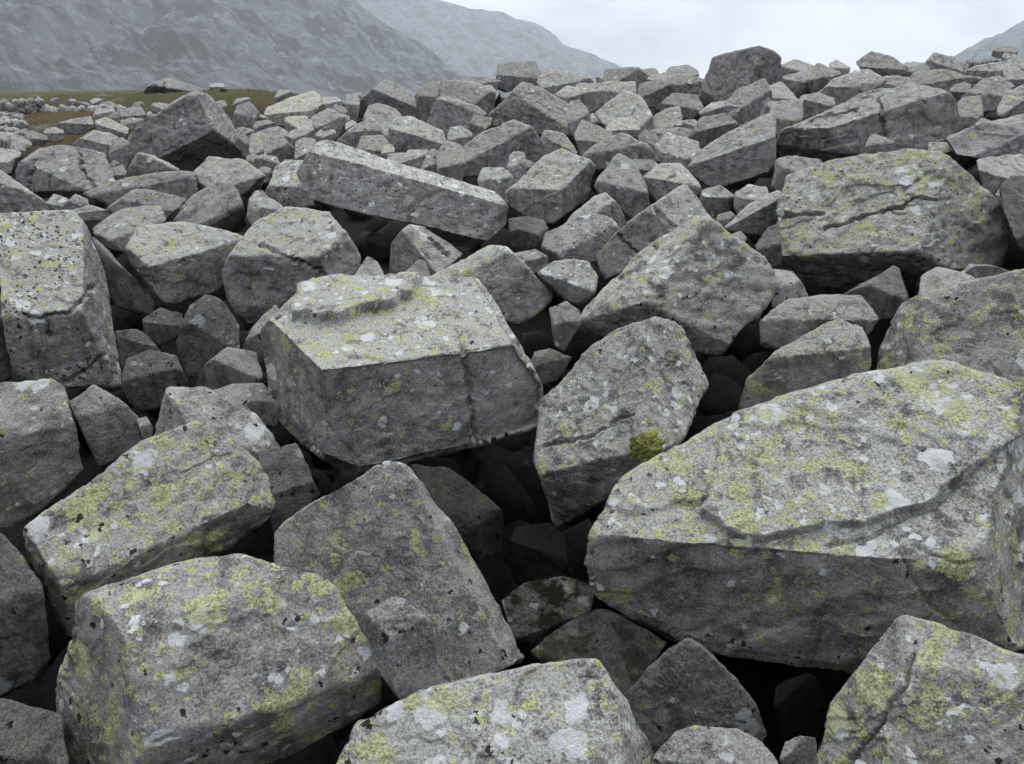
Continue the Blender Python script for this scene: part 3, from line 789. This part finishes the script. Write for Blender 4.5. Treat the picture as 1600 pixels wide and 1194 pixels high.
# --- rocks out on the moor
boulder("low dark outcrop of cracked rock out on the moor before the mountain", "222,146 232,134 250,124 262,123 285,130 318,138 320,146 270,150", None, dist=68, group="rocks on the moor", tone=.8, thick=.4, cracks=[(P2("256,126 258,146"), 1.6, .3)])
boulder("pale flat slab resting on dark stones out on the moor", "326,136 329,131 349,130 352,136 350,139 328,139", "0,70:0123|0,0:0345", dist=66, group="rocks on the moor", tone=.95, level=5, thick=.3)
boulder("dark stone under the left end of the pale moor slab", "322,144 325,137 333,137 334,144 328,146", None, dist=66.2, group="rocks on the moor", tone=.5)
boulder("dark stone under the right end of the pale moor slab", "343,144 345,137 353,136 356,143 350,146", None, dist=66.2, group="rocks on the moor", tone=.5)

# ------------------------------------------------------------------ ground, moor, mountains
def smooth(a, b, x):
    t = np.clip((x - a) / (b - a), 0, 1)
    return t * t * (3 - 2 * t)

def ground_z(x, y):
    P = np.stack([x, y, np.zeros_like(x)], 1)
    d = np.hypot(x, y)
    yy = np.minimum(y, 38.0)
    a = np.clip(x / np.maximum(y, 1.0), -1.5, 1.5)
    z = -EYE + SLOPE_Y * np.maximum(yy, -20) + SLOPE_X * np.clip(np.where(y > 38, a * 38, x), -45, 45)
    grass = smooth(-0.40, -0.52, a) * smooth(23, 27, y)
    up = smooth(-0.12, -0.34, a)
    grass = np.maximum(grass, smooth(36, 39, y) * up)
    z = z - (1 - grass) * (1.45 - 0.4 * smooth(4, 16, y))
    over = np.maximum(y - 38.0, 0)
    z = z + over * (0.0085 * up - 0.12 * (1 - up)) * (over < 300) + (over >= 300) * 300 * (0.0085 * up - 0.12 * (1 - up))
    z = z + 0.30 * fbm(P * 0.22 + 3, 2) * smooth(24, 32, y) * (1 - smooth(80, 140, y)) * up
    amp = 0.10 + 0.003 * np.minimum(d, 60)
    z = z + amp * fbm(P * 0.35, 4) * (0.35 + 0.65 * smooth(10, 60, d)) + 0.10 * fbm(P * 1.4 + 9, 3)
    return z

NA, NR = 420, 200
ang = np.concatenate([np.linspace(-0.80, 0.80, NA - 90), np.linspace(0.80, 2 * math.pi - 0.80, 92)[1:-1]])
rad = 0.3 * (2850 / 0.3) ** (np.arange(NR) / (NR - 1.0))
TH, RR = np.meshgrid(ang, rad)
gx, gy = (RR * np.sin(TH)).ravel(), (RR * np.cos(TH)).ravel()
gz = ground_z(gx, gy)
gv = np.vstack([np.stack([gx, gy, gz], 1), [[0, 0, float(gz[:NA].mean())]]])
n_ang = len(ang)
ii, jj = np.meshgrid(np.arange(NR - 1), np.arange(n_ang), indexing='ij')
j2 = (jj + 1) % n_ang
quads = np.stack([ii * n_ang + jj, (ii + 1) * n_ang + jj, (ii + 1) * n_ang + j2, ii * n_ang + j2], -1).reshape(-1, 4)
tris = np.vstack([quads[:, [0, 1, 2]], quads[:, [0, 2, 3]]])
cap = np.stack([np.full(n_ang, len(gv) - 1), np.arange(n_ang), (np.arange(n_ang) + 1) % n_ang], 1)
tris = np.vstack([tris, cap])
fn = np.cross(gv[tris[:, 1]] - gv[tris[:, 0]], gv[tris[:, 2]] - gv[tris[:, 0]])
flip = fn[:, 2] < 0
tris[flip] = tris[flip][:, ::-1]

gm, nt, bsdf = new_mat("moor_grass_and_soil")
N = NT(nt)
geo = N.n("ShaderNodeNewGeometry")
pos = geo.outputs["Position"]
sep = N.n("ShaderNodeSeparateXYZ"); N.put(sep.inputs[0], pos)
a_ = N.math('DIVIDE', sep.outputs[0], N.math('MAXIMUM', sep.outputs[1], 1.0))
gl = N.math('MULTIPLY', N.ss(a_, -0.52, -0.40, 1.0, 0.0), N.ss(sep.outputs[1], 22.0, 26.0))
gmask = N.math('MAXIMUM', gl, N.ss(sep.outputs[1], 35.0, 39.0))
n1 = N.noise(pos, 0.16, 5, 0.65); n2 = N.noise(pos, 2.2, 4, 0.7)
gcol = N.mix(N.ss(n1, 0.40, 0.62), (0.080, 0.054, 0.026, 1), (0.056, 0.066, 0.024, 1))
gcol = N.mix(N.ss(n2, 0.45, 0.7), gcol, (0.085, 0.064, 0.036, 1))
gcol = N.mix(N.math('MULTIPLY', N.ss(N.noise(pos, 0.12, 5, 0.7), 0.56, 0.66), 0.7), gcol, (0.17, 0.17, 0.165, 1))
soil = N.mix(n2, (0.008, 0.0075, 0.006, 1), (0.022, 0.020, 0.017, 1))  # near-black soil colour stands in for shade between boulders
N.put(bsdf.inputs["Base Color"], N.mix(gmask, soil, gcol))
bsdf.inputs["Roughness"].default_value = 0.95
bsdf.inputs["Specular IOR Level"].default_value = 0.05
N.put(bsdf.inputs["Normal"], N.bump(N.noise(pos, 5.0, 5, 0.75), 1.0, 0.12))
gob = bpy.data.objects.new("ground", mesh_np("ground", gv, tris))
gob.data.materials.append(gm)
gob["kind"] = "structure"; gob["label"] = "stony soil darkened as gap shade under the boulders and brown-green moor beyond"
link(gob)

# mountains: ridges as (pixel x, pixel y) seen from the path, each with its own distance
mm, nt, bsdf = new_mat("mountain_scree_and_turf")
N = NT(nt)
tc = N.n("ShaderNodeTexCoord")
uvn = N.n("ShaderNodeUVMap"); uvn.uv_map = "slope"
us = N.n("ShaderNodeSeparateXYZ"); N.put(us.inputs[0], uvn.outputs[0])
uc = N.n("ShaderNodeCombineXYZ")                       # gullies fall down-right across the flank
N.put(uc.inputs[0], N.math('MULTIPLY_ADD', us.outputs[1], 0.16, us.outputs[0])); N.put(uc.inputs[1], us.outputs[1])
mp = N.n("ShaderNodeMapping"); N.put(mp.inputs["Vector"], uc.outputs[0]); mp.inputs["Scale"].default_value = (70.0, 6.0, 1.0); mp.inputs["Rotation"].default_value = (0, 0, math.radians(4))
geo = N.n("ShaderNodeNewGeometry")
st = N.noise(mp.outputs[0], 1.0, 7, 0.65, 0.35)
pn = N.noise(geo.outputs["Position"], 0.015, 8, 0.72)
pf = N.noise(geo.outputs["Position"], 0.06, 8, 0.75)
mcol = N.mix(N.ss(N.math('ADD', N.math('MULTIPLY', pn, 0.7), N.math('MULTIPLY', st, 0.45)), 0.50, 0.62), (0.032, 0.036, 0.024, 1), (0.14, 0.148, 0.165, 1))
mcol = N.mix(N.math('MULTIPLY', N.ss(pf, 0.52, 0.64), 0.75), mcol, (0.31, 0.32, 0.335, 1))
mcol = N.mix(N.math('MULTIPLY', N.ss(pf, 0.46, 0.38), 0.75), mcol, (0.04, 0.042, 0.036, 1))
N.put(bsdf.inputs["Base Color"], mcol)
bsdf.inputs["Roughness"].default_value = 0.95
N.put(bsdf.inputs["Normal"], N.bump(N.math('ADD', pf, st), 1.0, 16.0))

def elev(py, px):
    d = rays([(px, py)])[0]
    return d[2] / math.hypot(d[0], d[1]), math.atan2(d[0], d[1])

def mountain(name, label, ridge, d_base, d_ridge, nu=260, nv=110, rough=1.0, seed=0, base=-6.0):
    pr = [elev(y, x) for x, y in ridge]
    th = np.array([p[1] for p in pr]); tn = np.array([p[0] for p in pr])
    T = np.linspace(th[0], th[-1], nu)
    Z = np.interp(T, th, tn)
    db = np.interp(T, np.linspace(th[0], th[-1], len(d_base)), d_base)
    dr = np.interp(T, np.linspace(th[0], th[-1], len(d_ridge)), d_ridge)
    S = np.linspace(0, 1.12, nv)
    V, UV = [], []
    top = Z * dr
    for s in S:
        d = db + (dr - db) * s
        if s <= 1: h = base + (top - base) * (0.55 * s + 0.45 * s ** 1.8)
        else: h = top - (top - base) * (s - 1) * 1.2
        V.append(np.stack([d * np.sin(T), d * np.cos(T), h], 1))
        UV.append(np.stack([(T - th[0]) / (th[-1] - th[0]), np.full(nu, s)], 1))
    V = np.concatenate(V); UV = np.concatenate(UV)
    scl = float(np.median(dr))
    s_ = np.repeat(S, nu)
    q = V / scl
    gul = fbm(np.stack([(UV[:, 0] + .16 * UV[:, 1]) * 26 + seed, UV[:, 1] * 2.5, np.full(len(V), seed * 1.0)], 1), 4)
    crag = fbm(q * 14 + seed, 5)
    amp = scl * 0.012 * rough * np.clip(s_ * 3, 0, 1) * np.where(s_ > 0.9, 0.42, 1.0)
    V[:, 2] += amp * (0.9 * gul + 1.1 * crag)
    ii, jj = np.meshgrid(np.arange(nv - 1), np.arange(nu - 1), indexing='ij')
    q4 = np.stack([ii * nu + jj, ii * nu + jj + 1, (ii + 1) * nu + jj + 1, (ii + 1) * nu + jj], -1).reshape(-1, 4)
    me = mesh_np(name, V, q4)
    uv = me.uv_layers.new(name="slope")
    uv.data.foreach_set("uv", UV[q4.ravel()].astype(np.float32).ravel())
    me.materials.append(mm)
    ob = bpy.data.objects.new(name, me)
    ob["kind"] = "structure"; ob["label"] = label
    return link(ob)

mountain("mountain", "near mountain flank of scree and turf falling from the upper left",
         [(-900, -700), (-300, -420), (0, -270), (250, -140), (420, -70), (545, 0), (640, 62), (720, 118), (790, 150), (860, 165)],
         [480, 540, 640, 800, 1000], [1050, 1100, 1150, 1200, 1250], seed=3)
mountain("mountain", "pale farther ridge sloping down to the boulder skyline",
         [(300, -150), (450, -95), (560, -45), (640, -12), (690, 0), (745, 12), (800, 25), (845, 40), (868, 57), (880, 68), (910, 80), (950, 95), (985, 108), (1060, 125), (1200, 150)],
         [1650, 1700, 1750], [2400, 2400, 2400], seed=8, rough=.6)
mountain("mountain", "blue-grey ridge rising beyond the right slope",
         [(1250, 140), (1380, 105), (1430, 96), (1490, 86), (1510, 72), (1555, 52), (1600, 30), (1700, -10), (1900, -70), (2300, -150)],
         [1100, 1150, 1200], [1900, 1900, 1900], seed=15, rough=.6)

# unseen slope added behind the camera; blocks low sky to darken boulder fronts
def low_sky_blocker():
    T = np.linspace(math.radians(75), math.radians(285), 160)
    S = np.linspace(0, 1, 40)
    V, UV = [], []
    for s in S:
        d = 260 + 640 * s
        h = -12 + 400 * (0.5 * s + 0.5 * s * s) * (0.8 + 0.2 * np.cos(T - math.pi)) 
        V.append(np.stack([d * np.sin(T), d * np.cos(T), h + 0 * T], 1)); UV.append(np.stack([T / 2, np.full(len(T), s)], 1))
    V = np.concatenate(V); UV = np.concatenate(UV)
    V[:, 2] += 14 * fbm(V / 120.0, 4) * np.clip(UV[:, 1] * 3, 0, 1)
    n = len(T)
    ii, jj = np.meshgrid(np.arange(len(S) - 1), np.arange(n - 1), indexing='ij')
    q4 = np.stack([ii * n + jj, ii * n + jj + 1, (ii + 1) * n + jj + 1, (ii + 1) * n + jj], -1).reshape(-1, 4)
    me = mesh_np("mountain", V, q4)
    uv = me.uv_layers.new(name="slope"); uv.data.foreach_set("uv", UV[q4.ravel()].astype(np.float32).ravel())
    me.materials.append(mm)
    ob = bpy.data.objects.new("mountain", me); ob["kind"] = "structure"; ob["label"] = "unseen slope added behind the viewer to block low sky"
    return link(ob)
low_sky_blocker()

# ------------------------------------------------------------------ loose rubble under and far scree (too many to count)
def rubble(name, label, spots, level, tone, seed, moss=0.0):
    Vs, Fs, o = [], [], 0
    rng = np.random.RandomState(seed)
    U, F = ico(level)
    for (x, y, z, r) in spots:
        n = rng.normal(size=(9, 3)); n /= np.linalg.norm(n, axis=1, keepdims=True)
        d = rng.uniform(.6, 1.0, 9)
        A = np.maximum(U @ n.T, 0) / d
        m = (A ** 40).sum(1) ** (1 / 40)
        V = U * (1.0 / np.maximum(m, .7))[:, None] * r * rng.uniform(.75, 1.25, 3)
        V = V @ np.linalg.qr(rng.normal(size=(3, 3)))[0]
        Vs.append(V + (x, y, z)); Fs.append(F + o); o += len(V)
    V = np.concatenate(Vs); F = np.concatenate(Fs)
    TRI[0] += len(F)
    ob = bpy.data.objects.new(name, mesh_np(name, V, F, False))
    ob.data.materials.append(ROCK)
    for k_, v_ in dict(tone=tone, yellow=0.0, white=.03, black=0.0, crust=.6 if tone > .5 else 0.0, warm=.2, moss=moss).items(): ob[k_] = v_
    ob["kind"] = "stuff"; ob["label"] = label; ob["category"] = "rubble"
    return link(ob)

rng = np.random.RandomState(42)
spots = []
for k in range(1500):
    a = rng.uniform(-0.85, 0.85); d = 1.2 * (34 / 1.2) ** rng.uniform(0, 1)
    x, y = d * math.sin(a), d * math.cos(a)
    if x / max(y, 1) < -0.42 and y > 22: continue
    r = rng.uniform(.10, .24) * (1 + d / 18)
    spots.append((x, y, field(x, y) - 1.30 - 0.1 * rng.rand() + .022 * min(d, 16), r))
rubble("rubble", "loose stones filling the gaps below the boulders", spots, 2, .07, 3, .6)  # stones coloured almost black to paint the gaps' shade
spots = []                                   # the blockfield goes on to both sides and behind the viewer
for k in range(900):
    a = rng.uniform(-math.pi, math.pi); d = 2.2 * (16 / 2.2) ** rng.uniform(0, 1)
    x, y = d * math.sin(a), d * math.cos(a)
    r = rng.uniform(.30, .55) * (1 + d / 30)
    f = y * cp - (field(x, y)) * sp
    if f > 0.2 and abs(FPX * x / f) - 1.6 * r * FPX / f < 900: continue
    if abs(a) < 1.0 and f <= 0.2: continue
    if any(math.hypot(x - q[0], y - q[1]) < .85 * (r + q[3]) for q in spots) or len(spots) > 110: continue
    spots.append((x, y, field(x, y) - .30 - .2 * rng.rand(), r))
rubble("rubble", "more grey boulders of the blockfield beyond the edges of the view", spots, 4, .9, 8)
spots = []
for k in range(900):
    px, py = rng.uniform(-30, 75), rng.uniform(146, 212)
    if px > 30 + 30 * math.sin(py) * .3 + (py < 165) * 25: continue
    if py < 152: continue
    d = rays([(px, py)])[0]; t = field_dist(px, py)
    x, y = d[0] * t, d[1] * t
    spots.append((x, y, max(float(ground_z(np.array([x]), np.array([y]))[0]), d[2] * t - .2), rng.uniform(.06, .17)))
rubble("scree", "fine pale scree beside the brown grass at the left edge", spots, 2, 1.0, 5)
spots = []
for k in range(160):
    px, py = rng.uniform(60, 420), rng.uniform(150, 172)
    d = rays([(px, py)])[0]; t = field_dist(px, py)
    x, y = d[0] * t, d[1] * t
    z = float(ground_z(np.array([x]), np.array([y]))[0])
    spots.append((x, y, z + .02, rng.uniform(.06, .22)))
rubble("scree", "scattered pale stones in the moor grass", spots, 2, 1.05, 6)

# ------------------------------------------------------------------ grass and moss
def blades(name, label, roots, seed, col_a, col_b):
    rng = np.random.RandomState(seed)
    V, F = [], []
    for (x, y, z, h) in roots:
        a = rng.uniform(0, 2 * math.pi); l = rng.uniform(.2, .9) * h; w = .012 * h + .004
        b = a + rng.uniform(-.6, .6)
        i = len(V)
        V += [(x - w * math.sin(a), y + w * math.cos(a), z - .03), (x + w * math.sin(a), y - w * math.cos(a), z - .03),
              (x + .45 * l * math.cos(b) + w * .7 * math.sin(a), y + .45 * l * math.sin(b) - w * .7 * math.cos(a), z + .65 * h),
              (x + .45 * l * math.cos(b) - w * .7 * math.sin(a), y + .45 * l * math.sin(b) + w * .7 * math.cos(a), z + .65 * h),
              (x + l * math.cos(b), y + l * math.sin(b), z + h * .95)]
        F += [(i, i + 1, i + 2), (i, i + 2, i + 3), (i + 3, i + 2, i + 4)]
    m, nt, bsdf = new_mat(name + "_blades")
    N = NT(nt)
    g = N.n("ShaderNodeNewGeometry")
    N.put(bsdf.inputs["Base Color"], N.mix(N.noise(g.outputs["Position"], 0.9, 4, .7), col_a, col_b))
    bsdf.inputs["Roughness"].default_value = .8
    TRI[0] += len(F)
    ob = bpy.data.objects.new(name, mesh_np(name, np.array(V), np.array(F), False))
    ob.data.materials.append(m)
    ob["kind"] = "stuff"; ob["label"] = label; ob["category"] = "grass"
    return link(ob)

rng = np.random.RandomState(11)
roots = []
for k in range(26000):
    a = rng.uniform(-.72, -.22); y = rng.uniform(23.5, 75)
    if a > -.42 and y < 38: continue
    x = a * y
    roots.append((x, y, 0, rng.uniform(.06, .17)))
ra = np.array(roots)
cl = fbm(np.stack([ra[:, 0], ra[:, 1], 0 * ra[:, 0]], 1) * .5, 3)
ra[:, 2] = ground_z(ra[:, 0], ra[:, 1])
ra = ra[cl > -.15]
blades("grass", "brown and green moor grass beyond the boulders", ra, 2, (0.085, 0.056, 0.026, 1), (0.058, 0.070, 0.024, 1))
roots = []
for k in range(2600):
    px, py = rng.uniform(1508, 1640), rng.uniform(88, 106)
    d = rays([(px, py)])[0]; t = rng.uniform(26, 33)
    roots.append((d[0] * t, d[1] * t, d[2] * t - .25, rng.uniform(.08, .22)))
blades("grass", "rust-brown grass on the crest of the right slope", roots, 4, (0.14, 0.08, 0.03, 1), (0.10, 0.09, 0.035, 1))

def moss_clump(label, px, py, dist, r, seed):
    rng = np.random.RandomState(seed)
    U, F = ico(6)
    o = rng.uniform(-9, 9, 3)
    rr = 1 + .55 * fbm(U * 1.7 + o, 3) + .16 * np.abs(gnoise(U * 9 + o)) + .10 * np.abs(gnoise(U * 26 + o))
    V = U * rr[:, None] * np.array([1.15, .8, .95]) * r
    m, nt, bsdf = new_mat("moss")
    N = NT(nt)
    tc = N.n("ShaderNodeTexCoord")
    nz = N.noise(tc.outputs["Object"], 160.0, 4, .7)
    N.put(bsdf.inputs["Base Color"], N.mix(N.ss(nz, .35, .65), (0.06, 0.06, 0.010, 1), (0.31, 0.32, 0.08, 1)))
    bsdf.inputs["Roughness"].default_value = .95
    N.put(bsdf.inputs["Normal"], N.bump(nz, 1.0, .012))
    C = rays([(px, py)])[0] * dist
    ob = bpy.data.objects.new("moss_clump", mesh_np("moss_clump", V, F))
    ob.data.materials.append(m)
    ob.location = C
    ob["label"] = label; ob["category"] = "moss"
    TRI[0] += len(F)
    return link(ob)

HUGE = BOULDERS[0]
moss_clump("olive-yellow moss cushion between the white-dashed wedge boulder and the huge stepped boulder", 1010, 699, 3.07, .052, 21)

# ------------------------------------------------------------------ haze: thin even air round everything
hb = bmesh.new()
bmesh.ops.create_cube(hb, size=1.0)
hme = bpy.data.meshes.new("haze"); hb.to_mesh(hme); hb.free()
haze = bpy.data.objects.new("haze", hme)
haze.scale = (5900, 5900, 1060)
haze.location = (0, 0, 450)
hm = bpy.data.materials.new("haze_air"); hm.use_nodes = True
hn = hm.node_tree
hn.nodes.clear()
ho = hn.nodes.new("ShaderNodeOutputMaterial"); hv = hn.nodes.new("ShaderNodeVolumePrincipled")
hv.inputs["Color"].default_value = (0.86, 0.92, 1.0, 1)
hv.inputs["Density"].default_value = HAZE
hv.inputs["Anisotropy"].default_value = 0.0
hn.links.new(hv.outputs[0], ho.inputs["Volume"])
hme.materials.append(hm)
haze["kind"] = "stuff"; haze["label"] = "pale damp haze over the mountains"; haze["category"] = "haze"
link(haze)
